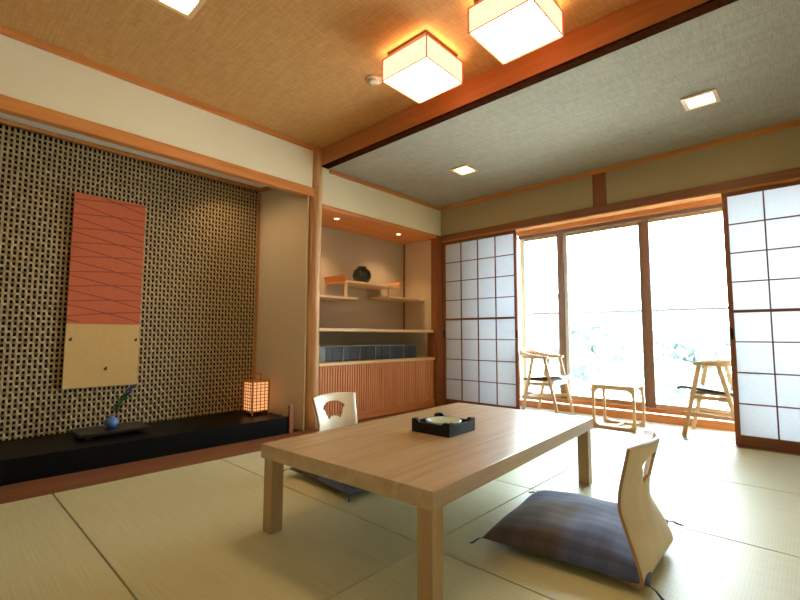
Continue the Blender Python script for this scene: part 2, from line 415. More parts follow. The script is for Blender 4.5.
# window-side wall
sbox('wall_back', M['wall_backlit'], XL, XR, YW - .01, YW + .10, 2.19, Z2 + .02, label='plaster wall strip above the sliding screens, coloured darker as backlit', cat='wall')
sbox('trim_cornice_back', M['orange'], XL + .03, XR, YW - .04, YW - .0105, 2.523, 2.5625, bev=.003, label='orange cornice strip on the window wall', cat='cornice')
k = MB(); k.box(XL + .016, XR, YW - .035, YW + .10, 2.114, 2.188, bev=.003)
struct(k.build('trim_kamoi', M['kamoi']), 'reddish wooden head rail above the sliding screens', 'head rail')
sbox('trim_kamoi_lit_underside', M['lit_underside'], XL + .016, XR, YW - .030, YW + .10, 2.100, 2.1135, label='underside of the screen head rail, painted orange as if sunlit', cat='head rail')  # separate orange strip paints bounced sunlight on the rail's underside
sbox('trim_strut', M['kamoi_z'], -1.55, -1.42, YW - .022, YW - .0105, 2.19, 2.522, bev=.002, label='short reddish upright board between cornice and head rail', cat='trim')
sbox('wall_right', M['wall'], XR, XR + .1, YB - .1, 5.4, 0, Z1 + .05)
sbox('wall_behind', M['wall'], XL - .8, XR + .1, YB - .1, YB, 0, Z1 + .05)

# ------------------------------------------------------------------ shoji
def shoji(name, x0, x1, y, label, cols=4, mr=None):
    root = empty(name, ((x0 + x1) / 2, y, .003)); struct(root, label, 'sliding screen')
    w = (x1 - x0) / 2; H = 2.095; T = .016
    f = MB(); st = .036
    f.box(-w, -w + st, -T, T, 0, H, bev=.003); f.box(w - st, w, -T, T, 0, H, bev=.003)
    f.build('frame_stile', M['kamoi_z'], root)
    f = MB(); f.box(-w + st, w - st, -T * .9, T * .9, 0, .085, bev=.002); f.box(-w + st, w - st, -T * .9, T * .9, H - .03, H, bev=.002)
    f.box(-w + st, w - st, -T * .8, T * .8, 1.078, 1.102, bev=.002)
    f.build('frame_rail', M['kamoi'], root)
    g = MB(); wi = w - st
    for c in range(1, cols):
        x = -wi + 2 * wi * c / cols; g.box(x - .005, x + .005, -.010, .002, .085, H - .03)
    zt, zm, zb = H - .03, 1.09, .085
    for r in range(1, 4):
        z = zm + (zt - zm) * r / 4; g.box(-wi, wi, -.0105, .002, z - .005, z + .005)
        z = zb + (zm - zb) * r / 4; g.box(-wi, wi, -.0105, .002, z - .005, z + .005)
    g.build('lattice', M['kamoi'], root)
    q = MB(); q.box(-wi, wi, .0025, .0040, .08, H - .02); q.build('paper', M['paper'], root)
    for sx in ((-1, 1)):
        h = MB(); h.box(sx * (w - st / 2) - .008, sx * (w - st / 2) + .008, -T - .003, -T, .86, .95, bev=.002); h.build('finger_pull', M['black'], root)
    return root
shoji('door_1', -3.484, -2.425, YW + .02, 'left papered sliding screen beside the shelf alcove')
shoji('door_2', -.498, .52, YW + .02, 'right papered sliding screen beside the armchair')
sbox('wall_back_right', M['wall'], .525, XR, YW, YW + .1, 0, 2.099)

# ------------------------------------------------------------------ veranda and window
YG = 5.30
sbox('ceiling_veranda', M['orange'], XL - .1, XR + .3, YW + .102, 5.44, 2.32, 2.36, label='wooden veranda ceiling', cat='ceiling')
sbox('trim_step', M['orange'], XL - .1, XR + .3, 5.195, 5.24, -.02, .075, label='low orange step board below the window', cat='step')
sbox('trim_ledge', M['white'], XL - .1, XR + .3, 5.242, 5.30, -.02, .072, label='white ledge under the window', cat='ledge')
sbox('wall_veranda_left', M['white'], XL - .2, XL - .1, 4.602, 5.44, 0, 2.36)
sbox('wall_veranda_right', M['white'], XR + .3, XR + .4, 4.66, 5.44, 0, 2.36)
sbox('trim_jamb', M['cream_plastic'], -2.86, -2.79, 5.20, 5.30, .08, 2.20, bev=.003, label='pale upright jamb at the left of the window', cat='jamb')
sbox('wall_veranda_pier', M['white'], XL - .1, -2.862, 5.20, 5.40, .08, 2.32)
wroot = empty('window_1', (-1.0, YG + .05, .08)); struct(wroot, 'wide veranda window of tall sliding glass sashes', 'window')
def wl(mb, name, m, parent=wroot):
    o = mb.build(name, m, parent); o.location = (1.0, -(YG + .05), -.08); return o
h = MB(); h.box(-2.79, XR + .3, 5.24, 5.42, 2.205, 2.32, bev=.003); wl(h, 'window_head', M['orange'])
h = MB(); h.box(-2.79, XR + .3, 5.30, 5.42, 2.165, 2.204, bev=.003); wl(h, 'head_rail', M['sash'])
h = MB(); h.box(-2.79, XR + .3, 5.30, 5.42, .076, .125, bev=.003); wl(h, 'window_sill', M['orange'])
SW = .072
def sash(x0, x1, y, mleft, mright, rail=False):
    s = empty('window_sash', (0, 0, 0)); s.parent = wroot
    def part(mb, n, m):
        o = mb.build(n, m, s); o.location = (1.0, -(YG + .05), -.08)
    z0, z1 = .127, 2.163
    b = MB(); b.box(x0, x0 + SW, y - .018, y + .018, z0, z1, bev=.003); part(b, 'stile', mleft)
    b = MB(); b.box(x1 - SW, x1, y - .018, y + .018, z0, z1, bev=.003); part(b, 'stile', mright)
    b = MB(); b.box(x0 + SW + .001, x1 - SW - .001, y - .013, y + .013, z0, z0 + .045, bev=.003); b.box(x0 + SW + .001, x1 - SW - .001, y - .013, y + .013, z1 - .035, z1, bev=.003)
    part(b, 'rail', M['sash_gold'])
    b = MB(); b.box(x0 + SW + .001, x1 - SW - .001, y - .002, y + .002, z0 + .046, z1 - .036); part(b, 'pane', M['glass'])
    if rail:
        b = MB(); b.box(x0 + SW + .001, x1 - SW - .001, y - .018, y - .004, 1.165, 1.185, bev=.002); part(b, 'cross_rail', M['sash_gold'])
sash(-2.788, -2.205, 5.335, M['cream_plastic'], M['sash'], True)
sash(-2.235, -1.285, 5.375, M['sash_glare'], M['sash'])
sash(-1.315, -.33, 5.335, M['sash'], M['sash_gold'])
sash(-.375, .62, 5.375, M['sash'], M['sash'])

# ------------------------------------------------------------------ outdoors
sbox('ground_balcony', M['concrete'], -7, 5, 5.44, 7.2, -.12, -.03, label='pale balcony floor outside the window', cat='balcony')
sbox('sun_block_eave', M['white'], -7, 5, 5.44, 5.69, 2.48, 2.58)  # unseen overhang added, its depth set to limit the sun patch
sbox('ground', M['concrete'], -60, 60, 7.2, 120, -3.3, -3.2, label='pale ground beyond the balcony', cat='ground')
rl = empty('balcony_railing', (-1, 6.95, -.03)); tag(rl, 'thin balcony railing with upright bars outside the window', 'railing')
def rp(mb, n):
    o = mb.build(n, M['rail'], rl); o.location = (1, -6.95, .03); return o
b = MB(); b.bar((-6, 6.95, 1.25), (4, 6.95, 1.25), .05, .035, bev=.004); rp(b, 'top_rail')
b = MB(); b.bar((-6, 6.95, .08), (4, 6.95, .08), .03, .03); rp(b, 'bottom_rail')
for i in range(44):
    x = -5.9 + i * .2
    b = MB(); b.bar((x, 6.95, -.029), (x, 6.95, 1.232), .014, .014); rp(b, 'baluster')
def tree(x, y, h, r, label):
    t = empty('distant_tree', (x, y, -3.2)); tag(t, label, 'tree', 'trees beyond the balcony')
    MB().tube([(0, 0, 0), (.05, 0, h * .5), (0, .05, h * .8)], [.14, .1, .05]).build('trunk', M['trunk'], t)
    b = MB()
    for i in range(110):
        a = random.uniform(0, 2 * PI); zz = random.uniform(.4, 1.0) * h; rr = r * math.sqrt(random.random()) * (1.15 - abs(zz / h - .65))
        s = bmesh.ops.create_icosphere(b.bm, subdivisions=2, radius=r * random.uniform(.10, .22))
        off = Vector((rr * math.cos(a), rr * math.sin(a), zz))
        for v in s['verts']: v.co = v.co * random.uniform(.86, 1.12) + off
    for f in b.bm.faces: f.smooth = True
    b.build('crown', M['farleaf'], t)
tree(-4.6, 13, 4.6, 1.3, 'pale bushy tree seen through the middle glass pane')
tree(-2.4, 15, 4.4, 1.3, 'pale tree seen through the right glass pane beside the sash post')
bl = empty('distant_building', (-8.5, 26, -3.2)); tag(bl, 'pale bluish building far beyond the balcony', 'building')
MB().box(-2.2, 2.2, -2, 2, 0, 6.2).build('wall', M['farwall'], bl); MB().box(-2.4, 2.4, -2.2, 2.2, 6.21, 6.45).build('roof', M['rail'], bl)
for i in range(3):
    for j in range(2):
        MB().box(-1.7 + i * 1.3, -.9 + i * 1.3, -2.05, -2.005, 1.2 + j * 2.5, 2.6 + j * 2.5).build('window', M['blue'], bl)

# ------------------------------------------------------------------ ceiling lamps
def ceiling_lamp(x, y):
    t = empty('ceiling_lamp', (x, y, Z1)); w = .1875; zt, zb = -.052, -.197
    MB().box(-.165, .165, -.165, .165, -.022, -.001, bev=.003).build('base_plate', M['kamoi'], t)
    g = MB(); g.box(-.145, .145, -.145, .145, -.048, -.024); g.build('top_glow_block', M['gap_glow'], t)  # glowing block stands in for light leaking above the shade
    s = MB(); e = w - .004
    for (a0, a1, b0, b1) in ((-e, e, -e, -e + .003), (-e, e, e - .003, e), (-e, -e + .003, -e + .003, e - .003), (e - .003, e, -e + .003, e - .003)):
        s.box(a0, a1, b0, b1, zb + .004, zt - .002)
    s.build('lamp_shade', M['shade_side'], t)
    d = MB(); d.box(-e + .004, e - .004, -e + .004, e - .004, zb + .002, zb + .006); d.build('diffuser', M['shade_bottom'], t)
    f = MB(); k = .005
    for sx in (-1, 1):
        for sy in (-1, 1): f.box(sx * w - k / 2, sx * w + k / 2, sy * w - k / 2, sy * w + k / 2, zb, zt)
        for z in (zb, zt):
            f.box(sx * w - k / 2, sx * w + k / 2, -w, w, z - k / 2, z + k / 2); f.box(-w, w, sx * w - k / 2, sx * w + k / 2, z - k / 2, z + k / 2)
    f.build('frame', M['orange'], t)
    return t
A = ceiling_lamp(-1.780, 2.121); tag(A, 'square paper ceiling lamp beside the round smoke detector', 'ceiling lamp', 'square paper ceiling lamps')
B = copy_tree(A); B.location = (-1.106, 2.121, Z1); tag(B, 'square paper ceiling lamp cut by the top of the photo', 'ceiling lamp')
dt = empty('smoke_detector', (-2.228, 2.104, Z1)); tag(dt, 'small round cream detector on the tan ceiling beside a lamp', 'smoke detector')
MB().lathe([(0, -.0005), (.058, -.0005), (.06, -.008), (.055, -.014), (0, -.014)]).build('base', M['cream_plastic'], dt)
MB().lathe([(.0, -.0145), (.040, -.0145), (.034, -.020), (.018, -.023), (0, -.023)]).build('sensor_head', M['cream_plastic'], dt)
def downlight(x, y, z, label, w=.105):
    t = empty('recessed_light', (x, y, z)); tag(t, label, 'downlight', 'square recessed downlights')
    f = MB(); i = w * .74
    for (a0, a1, b0, b1) in ((-w, w, -w, -i), (-w, w, i, w), (-w, -i, -i, i), (i, w, -i, i)): f.box(a0, a1, b0, b1, -.013, -.001, bev=.002)
    f.build('frame', M['pale_wood'], t)
    MB().box(-i + .001, i - .001, -i + .001, i - .001, -.005, -.001).build('diffuser', M['down_emit'], t)
    return t
downlight(-2.464, .84, Z1, 'square wood framed downlight in the tan ceiling at the top left')
downlight(-2.482, 3.61, Z2, 'square wood framed downlight in the grey ceiling near the shelf alcove')
downlight(-.487, 3.646, Z2, 'square wood framed downlight in the grey ceiling near the right screen')
def puck(y, label):
    t = empty('soffit_spotlight', (-3.69, y, 2.145)); tag(t, label, 'spotlight', 'small round soffit spotlights')
    MB().lathe([(0.0, -.001), (.034, -.001), (.034, -.006), (.026, -.007), (.024, -.003), (0, -.003)]).build('rim', M['cream_plastic'], t)
    MB().lathe([(0, -.0035), (.023, -.0035), (.023, -.006), (0, -.006)]).build('bulb', M['spot_emit'], t)
    L = bpy.data.lights.new('spot', 'SPOT'); L.energy = 12; L.color = (1, .72, .42); L.spot_size = 1.75; L.spot_blend = .8; L.shadow_soft_size = .025
    o = bpy.data.objects.new('spot_light', L); col.objects.link(o); o.location = (-3.69, y, 2.13); o.rotation_euler = (0, 0.12, 0)
puck(2.95, 'small round spotlight in the soffit near the log post'); puck(3.93, 'small round spotlight in the soffit near the corner post')
def spot(loc, rot, e, size, c=(1, .74, .45), r=.04):
    L = bpy.data.lights.new('spot', 'SPOT'); L.energy = e; L.color = c; L.spot_size = size; L.spot_blend = .9; L.shadow_soft_size = r
    o = bpy.data.objects.new('spot_light', L); col.objects.link(o); o.location = loc; o.rotation_euler = rot
spot((-3.80, 1.75, 2.39), (.25, -.1, 0), 9, 2.4)

# ------------------------------------------------------------------ hanging panel
hp = empty('hanging_panel', (-4.086, .957, .479)); tag(hp, 'tall hanging panel, vermilion above and gold below, on the woven wall', 'wall hanging')
W_, Ht = .247, 1.496; zd = .486
MB().box(-.010, .012, -W_, W_, zd + .001, Ht, bev=.002).build('upper_panel', M['red'], hp)
MB().box(-.010, .012, -W_, W_, 0, zd, bev=.002).build('lower_panel', M['gold'], hp)
MB().box(-.012, -.0102, -W_ - .001, W_ + .001, -.001, Ht + .001).build('backing', M['frame_red'], hp)
ln = MB(); H0 = zd + .03; nH = 9; st = (Ht - zd) / nH
def seg(y0, z0, y1, z1):
    ln.bar((.0125, y0, z0), (.0125, y1, z1), .0078, .001, up=(1, 0, 0))
for i in range(-1, nH + 1):
    z = zd + st * (i + .55)
    def clipseg(za, zb, ya=-W_, yb=W_):
        n_ = 12; prev = None
        for q in range(n_ + 1):
            f_ = q / n_; y = ya + (yb - ya) * f_; zz = za + (zb - za) * f_ + .006 * math.sin(PI * f_)
            if prev and zd + .012 < min(prev[1], zz) and max(prev[1], zz) < Ht - .006: seg(prev[0], prev[1], y, zz)
            prev = (y, zz)
    clipseg(z + st * .72, z - st * .30 + random.uniform(-.01, .01)); clipseg(z - st * .05, z + st * .28 + random.uniform(-.01, .01))
ln.build('line_pattern', M['redline'], hp)
for y, z in ((-W_ + .03, .365), (W_ - .025, .36), (.02, .135)):
    b = MB(); b.tube([(.012, y, z), (.016, y, z)], .011, 10); b.tube([(.012, y + .006, z + .012), (.015, y + .006, z + .012)], .006, 8); b.build('stud', M['metal_dark'], hp)

# ------------------------------------------------------------------ flower board, vase, flowers
fb = MB(); fb.box(-.15, .15, -.225, .225, .022, .042, bev=.003); 
for s in (-1, 1): fb.box(-.13, .13, s * .17 - .02, s * .17 + .02, 0, .0218, bev=.002)
o = fb.build('flower_stand', wood('dark_stand', (.004, .003, .002), (.012, .006, .004), 'Y', .3)); o.location = (-3.86, .985, .149)
tag(o, 'low dark board stand under the little blue vase', 'stand')
v = MB(); v.lathe([(0, 0), (.026, 0), (.042, .018), (.047, .04), (.036, .066), (.022, .078), (.025, .086), (.020, .086), (.017, .078), (0, .07)])
o = v.build('flower_vase', M['blue']); o.location = (-3.87, .985, .1915); tag(o, 'small round blue vase holding flower sprigs', 'vase')
fs = empty('flower_sprig', (-3.87, .985, .300)); tag(fs, 'leaning sprig of dark leaves and violet flowers in the blue vase', 'flowers')
b = MB()
tips = []
for (dy, dz, dx) in ((.13, .17, .0), (.09, .12, .03), (.11, .15, -.03)):
    pts = [(dx * q, dy * q ** 1.2, -.02 + (dz + .02) * q) for q in (0, .25, .5, .75, 1)]
    b.tube(pts, .0022, 6); tips.append(pts)
b.build('stem', M['leaf'], fs)
lf = MB()
def leaf(mb, p, d, L, w):
    p, d = Vector(p), Vector(d).normalized(); a = d.cross(Vector((random.uniform(-1, 1), random.uniform(-1, 1), 1))).normalized(); n_ = a.cross(d)
    pts = [p, p + d * L * .35 + a * w + n_ * .004, p + d * L, p + d * L * .35 - a * w + n_ * .004, p + d * L * .4 - n_ * .003]
    vs = [mb.bm.verts.new(q) for q in pts]
    for q in ((0, 1, 4), (1, 2, 4), (2, 3, 4), (3, 0, 4)): mb.bm.faces.new([vs[i] for i in q])
for pts in tips:
    for k in (1, 2, 3, 4):
        for _ in range(4): leaf(lf, pts[k], (random.uniform(-1, 1), random.uniform(-.6, 1), random.uniform(-.3, .8)), random.uniform(.035, .06), random.uniform(.010, .016))
lf.build('leaf', M['leaf'], fs)
for pts in tips:
    fl_ = MB()
    for _ in range(9): leaf(fl_, pts[4], (random.uniform(-1, 1), random.uniform(-1, 1), random.uniform(-.2, 1)), random.uniform(.025, .038), .011)
    fl_.build('blossom', M['flower'], fs)

# ------------------------------------------------------------------ lantern
ln_ = empty('paper_lantern', (-3.875, 2.165, .1485), .0); tag(ln_, 'glowing square paper lantern with wooden lattice on the black platform', 'lantern')
w = .083; H = .315
f = MB()
for sx in (-1, 1):
    for sy in (-1, 1): f.box(sx * w - .007, sx * w + .007, sy * w - .007, sy * w + .007, 0, H, bev=.001)
    for z in (.03, H - .012):
        f.box(sx * w - .005, sx * w + .005, -w, w, z - .007, z + .007); f.box(-w, w, sx * w - .005, sx * w + .005, z - .007, z + .007)
f.box(-w, w, -w, w, .020, .024); f.box(-w, w, -w, w, H - .012, H - .008)
f.build('frame', M['orange_z'], ln_)
g = MB()
for s in (-1, 1):
    for q in (-.5, .0, .5):
        g.box(s * w - .002, s * w + .002, q * w - .003, q * w + .003, .03, H - .012); g.box(q * w - .003, q * w + .003, s * w - .002, s * w + .002, .03, H - .012)
    for k in range(1, 9):
        z = .03 + (H - .042) * k / 9
        g.box(s * w - .002, s * w + .002, -w, w, z - .0026, z + .0026); g.box(-w, w, s * w - .002, s * w + .002, z - .0026, z + .0026)
g.build('lattice', M['kamoi_z'], ln_)
g = MB(); e = w - .005
g.box(-e, e, -e, -e + .001, .026, H - .014); g.box(-e, e, e - .001, e, .026, H - .014); g.box(-e, -e + .001, -e + .001, e - .001, .026, H - .014); g.box(e - .001, e, -e + .001, e - .001, .026, H - .014)
g.build('lantern_paper', M['lantern_paper'], ln_)
g = MB(); g.box(-.004, .004, -.048, -.040, H - .008, H + .05); g.box(-.004, .004, .040, .048, H - .008, H + .05); g.bar((0, -.052, H + .048), (0, .052, H + .048), .010, .010, bev=.002)
g.build('handle', M['orange_z'], ln_)

# ------------------------------------------------------------------ cabinet in the shelf alcove
cb = empty('slatted_cabinet', (-3.78, 3.53, .001)); tag(cb, 'low built-in cabinet with vertical reddish slats in the shelf alcove', 'cabinet')
y0c, y1c = -.905, .90          # relative to 3.53
MB().box(-.285, .255, y0c, y1c, .0, .085, bev=.003).build('plinth', M['orange_y'], cb)
MB().box(-.285, .262, y0c, y1c, .581, .612, bev=.004).build('top', M['pale_wood'], cb)
MB().box(-.285, .225, y0c, y1c, .086, .580).build('body', M['slat'], cb)
for d in range(2):
    r0 = MB(); a0 = y0c + d * (y1c - y0c) / 2; a1 = a0 + (y1c - y0c) / 2 - .003
    ns = 27
    for i in range(ns):
        yy = a0 + .010 + (a1 - a0 - .02) * (i + .5) / ns
        r0.box(.236, .255, yy - .0078, yy + .0078, .089, .578, bev=.002)
    r0.box(.226, .2355, a0, a1, .088, .579)
    r0.build('door', M['slat'], cb)
sh = MB(); sh.box(-4.068, -3.515, 2.612, 4.40, .925, .956, bev=.004)
o = sh.build('display_shelf', M['pale_wood'], None, (-3.79, 3.52, .925)); tag(o, 'long pale wooden shelf above the slatted cabinet', 'shelf')
sbox('trim_niche_side', M['kamoi_z'], -3.62, -3.515, 4.405, 4.428, .614, .924, label='reddish upright board at the right end of the low niche', cat='trim')
# grille unit
gr = empty('vent_grille', (-3.66, 3.33, .6135)); tag(gr, 'long dark grey slotted grille unit standing on the slatted cabinet', 'grille')
gy0, gy1 = -.645, .86
MB().box(-.14, .030, gy0, gy1, .0, .150, bev=.003).build('housing', M['grille'], gr)
MB().box(-.142, .044, gy0, gy1, .151, .159, bev=.002).build('lit_top_edge', M['grille_light'], gr)  # lighter colour paints the light falling on the unit's top
b = MB()
b.box(.031, .047, gy0 - .012, gy0 + .085, .0, .150, bev=.003); b.tube([(.047, gy0 + .035, .055), (.053, gy0 + .035, .055)], .016, 12)
b.build('end_plate', M['grille_light'], gr)
nd = 6; aw = (gy1 - gy0 - .09) / nd
for i in range(nd):
    a0 = gy0 + .09 + i * aw
    b = MB()
    for k in range(6):
        z = .016 + k * .0225; b.box(.031, .042, a0 + .004, a0 + aw - .012, z, z + .011)
    b.box(.031, .041, a0 + aw * .42, a0 + aw * .45, .01, .145)
    b.build('louvre', M['louvre'], gr)
    b = MB(); b.box(.031, .046, a0 + aw - .013, a0 + aw, .0, .149, bev=.001); b.build('divider', M['grille_light'], gr)

# staggered shelves
ss = empty('staggered_shelves', (-3.88, 3.5, 1.30)); tag(ss, 'pale staggered wooden shelves with upturned ends in the alcove', 'shelf')
def ssp(mb, n, m): 
    o = mb.build(n, m, ss); o.location = (3.88, -3.5, -1.30); return o
xb, xf = -4.068, -3.70
b = MB(); b.box(xb, xf, 3.10, 3.975, 1.470, 1.494, bev=.003); ssp(b, 'upper_shelf', M['pale_wood'])
b = MB(); b.box(xb, xf, 2.606, 3.285, 1.283, 1.306, bev=.003); ssp(b, 'lower_shelf', M['pale_wood'])
b = MB(); b.box(xb, xf, 3.775, 4.448, 1.338, 1.361, bev=.003); ssp(b, 'lower_shelf', M['pale_wood'])
b = MB(); b.prism([(3.098, 1.480), (3.120, 1.4945), (3.108, 1.542), (3.080, 1.548), (3.092, 1.515)], 'X', xb, xf); ssp(b, 'end_guard', M['orange'])
b = MB(); b.prism([(3.977, 1.480), (3.955, 1.4945), (3.965, 1.53), (3.985, 1.545), (3.982, 1.515)], 'X', xb, xf); ssp(b, 'end_guard', M['orange'])
b = MB(); b.box(xf - .035, xf - .010, 3.108, 3.133, 1.307, 1.4695); ssp(b, 'upright', M['pale_wood'])
b = MB(); b.box(xf - .035, xf - .010, 3.783, 3.808, 1.362, 1.4695); ssp(b, 'upright', M['pale_wood'])
v = MB(); v.lathe([(0, 0), (.062, 0), (.088, .022), (.108, .062), (.110, .095), (.094, .135), (.062, .158), (.050, .166), (.054, .176), (.045, .176), (.040, .164), (0, .15)], n=36)
o = v.build('green_jar', M['green_pot']); o.location = (-3.84, 3.46, 1.495); o.scale = (1.0, 1.0, 1.12); tag(o, 'round dark green glazed jar on the upper staggered shelf', 'jar')

# ------------------------------------------------------------------ low dining table
tb = empty('low_table', (-1.437, 1.942, 0), math.radians(3.2)); tag(tb, 'large low oak table in the middle of the tatami floor', 'table')
hw, hl, TH = .483, .838, .386
MB().box(-hw, hw, -hl, hl, TH - .062, TH, bev=.004).build('tabletop', M['table'], tb)
for sx in (-1, 1):
    for sy in (-1, 1):
        x, y = sx * (hw - .043), sy * (hl - .043)
        MB().box(x - .031, x + .031, y - .031, y + .031, .001, TH - .063, bev=.003).build('leg', M['table_leg'], tb)

# ashtray box on the table
bx = empty('ashtray_box', (-1.437, 1.880, TH + .001), math.radians(2)); tag(bx, 'square black open box with notched rim on the low table', 'box')
w = .118
MB().box(-w, w, -w, w, 0, .010, bev=.002).build('base', M['blackbox'], bx)
b = MB(); t_ = .013
def notched(axis, c0, c1):
    poly = [(-w, .0105), (w, .0105), (w, .066), (w * .72, .066), (w * .60, .052), (-w * .60, .052), (-w * .72, .066), (-w, .066)]
    b.prism([(max(-w, min(w, p[0])), p[1]) for p in poly], axis, c0, c1)
notched('Y', -w, -w + t_); notched('Y', w - t_, w); notched('X', -w, -w + t_); notched('X', w - t_, w)
b.build('rim_wall', M['blackbox'], bx)
a = MB(); a.lathe([(0, 0), (.060, 0), (.082, .030), (.086, .043), (.080, .044), (.070, .034), (.050, .022), (0, .020)], n=40)
o = a.build('ashtray', M['celadon']); o.location = (-1.437, 1.880, TH + .016); o.scale = (1.1, 1.1, .95); tag(o, 'pale green glazed round ashtray inside the black box', 'ashtray')

# ------------------------------------------------------------------ legless chairs
def legless_chair():
    # local : +x faces forwards (towards the table)
    prof = [(.40, .012), (.30, .012), (.20, .012), (.12, .012), (.06, .014), (.022, .022), (.004, .040), (.002, .065), (.012, .110), (.030, .165), (.046, .215), (.054, .260), (.052, .310), (.042, .360), (.029, .410), (.018, .452), (.012, .478)]
    hwid = [.14, .15, .155, .165, .19, .212, .224, .224, .214, .198, .184, .174, .170, .174, .180, .186, .189]
    # resample
    def cat(P, k, t):
        p0, p1, p2, p3 = P[max(k-1, 0)], P[k], P[k+1], P[min(k+2, len(P)-1)]
        return tuple(.5 * (2*b + (c-a)*t + (2*a-5*b+4*c-d)*t*t + (3*b-a-3*c+d)*t**3) for a, b, c, d in zip(p0, p1, p2, p3))
    full = [(p[0], p[1], h) for p, h in zip(prof, hwid)]
    R = []
    for k in range(len(full) - 1):
        for q in range(3): R.append(cat(full, k, q / 3))
    R.append(full[-1])
    bm = bmesh.new(); nw = 18; th = .011
    top, bot = [], []
    for i, (x, z, h) in enumerate(R):
        a = R[max(i-1, 0)]; c = R[min(i+1, len(R)-1)]
        tx, tz = c[0] - a[0], c[1] - a[1]; l = math.hypot(tx, tz); nx, nz = tz / l, -tx / l    # normal towards the sitter
        curve = .045 * min(1, max(0, (z - .05) / .2))
        ta, tb_ = [], []
        for j in range(nw + 1):
            s = -1 + 2 * j / nw
            off = curve * s * s - curve * .4
            zz = z + (.012 * (1 - s * s) if i == len(R) - 1 else 0)
            ta.append(bm.verts.new((x + nx * (th/2) + off * abs(nx), s * h, zz + nz * (th/2))))
            tb_.append(bm.verts.new((x - nx * (th/2) + off * abs(nx), s * h, zz - nz * (th/2))))
        top.append(ta); bot.append(tb_)
    for i in range(len(R) - 1):
        for j in range(nw):
            bm.faces.new((top[i][j], top[i+1][j], top[i+1][j+1], top[i][j+1])).smooth = True
            bm.faces.new((bot[i][j], bot[i][j+1], bot[i+1][j+1], bot[i+1][j])).smooth = True
        for j, fl2 in ((0, 1), (nw, 0)):
            f = bm.faces.new((top[i][j], bot[i][j], bot[i+1][j], top[i+1][j])); f.material_index = 1
    for i in (0, len(R) - 1):
        for j in range(nw):
            f = bm.faces.new((top[i][j], top[i][j+1], bot[i][j+1], bot[i][j])); f.material_index = 1
    bmesh.ops.recalc_face_normals(bm, faces=bm.faces)
    me = bpy.data.meshes.new('legless_chair'); bm.to_mesh(me); bm.free()
    me.materials.append(M['zaisu']); me.materials.append(M['ply_edge'])
    o = bpy.data.objects.new('legless_chair', me); col.objects.link(o)
    # fan-shaped hand hole
    poly = []
    for k in range(13):
        a_ = math.radians(54 + 72 * k / 12); poly.append((.150 * math.cos(a_), .290 + .150 * math.sin(a_)))
    poly += [(-.092, .398), (-.080, .385), (-.056, .335), (-.046, .326), (-.036, .334), (-.026, .345), (-.012, .339), (0, .349), (.012, .339), (.026, .345), (.036, .334), (.046, .326), (.056, .335), (.080, .385), (.092, .398)]
    c = MB(); c.prism(poly, 'X', -.12, .2); cut = c.build('cutter', M['ply_edge'])
    md = o.modifiers.new('hole', 'BOOLEAN'); md.operation = 'DIFFERENCE'; md.object = cut; md.solver = 'EXACT'
    dg = bpy.context.evaluated_depsgraph_get(); ev = o.evaluated_get(dg)
    me2 = bpy.data.meshes.new_from_object(ev); o.modifiers.clear(); o.data = me2
    cm = cut.data; bpy.data.objects.remove(cut); bpy.data.meshes.remove(cm)
    return o
ch1 = legless_chair(); ch1.location = (-.464, 1.930, .001); ch1.rotation_euler = (0, 0, PI + math.radians(.3))
tag(ch1, 'bent plywood legless chair behind the near plaid cushion, seen from its back', 'legless chair', 'bent plywood legless chairs')
ch2 = copy_tree(ch1); ch2.location = (-2.415, 1.905, .001); ch2.scale = (1, 1, 1); ch2.rotation_euler = (0, 0, math.radians(3))
tag(ch2, 'bent plywood legless chair behind the table with fan-shaped hole facing the room', 'legless chair')

# ------------------------------------------------------------------ cushions
def cushion():
    root = empty('floor_cushion'); bm = bmesh.new(); n = 36; hx, hy, Hh = .308, .330, .086
    def ht(u, v):
        e = max(0, (1 - abs(u) ** 2.6)) ** .42 * max(0, (1 - abs(v) ** 2.6)) ** .42
        return e
    T, Bt = {}, {}
    for i in range(n + 1):
        for j in range(n + 1):
            u, v = math.sin(PI / 2 * (-1 + 2 * i / n)), math.sin(PI / 2 * (-1 + 2 * j / n))
            px = hx * u * (1 - .055 * (1 - v * v) ** 1.0 * abs(u) ** 3); py = hy * v * (1 - .055 * (1 - u * u) * abs(v) ** 3)
            h = ht(u, v); wob = .003 * math.sin(9 * u + 4 * v) + .003 * math.sin(7 * v - 5 * u)
            zc = .022
            T[i, j] = bm.verts.new((px, py, zc + Hh * h + wob * h))
            if i in (0, n) or j in (0, n): Bt[i, j] = T[i, j]
            else: Bt[i, j] = bm.verts.new((px, py, zc - .020 * min(1, h * 1.6)))
    for i in range(n):
        for j in range(n):
            for D, rev in ((T, False), (Bt, True)):
                q = [D[i, j], D[i+1, j], D[i+1, j+1], D[i, j+1]]
                bm.faces.new(q[::-1] if rev else q).smooth = True
    m = MB(); m.bm.free(); m.bm = bm; m.build('cover', M['zabuton'], root)
    for sx in (-1, 1):
        for sy in (-1, 1):
            t2 = MB(); x, y = sx * hx, sy * hy
            for k in range(5):
                a = random.uniform(-.6, .6); d = Vector((sx * math.cos(a) - sy * math.sin(a) * sx * 0, sy * math.cos(a + .5), 0)).normalized()
                L = random.uniform(.045, .07)
                t2.tube([(x - sx * .005, y - sy * .005, .023), (x + d.x * L * .35, y + d.y * L * .35, .020), (x + d.x * L * .75, y + d.y * L * .75, .007), (x + d.x * L, y + d.y * L, .004)], .0017, 5)
            t2.build('tassel', M['tassel'], root)
    return root
cu1 = cushion(); cu1.location = (-.785, 2.00, .020); cu1.rotation_euler = (0, 0, math.radians(7))
tag(cu1, 'thick blue-brown plaid floor cushion in front of the near legless chair', 'cushion', 'plaid floor cushions')
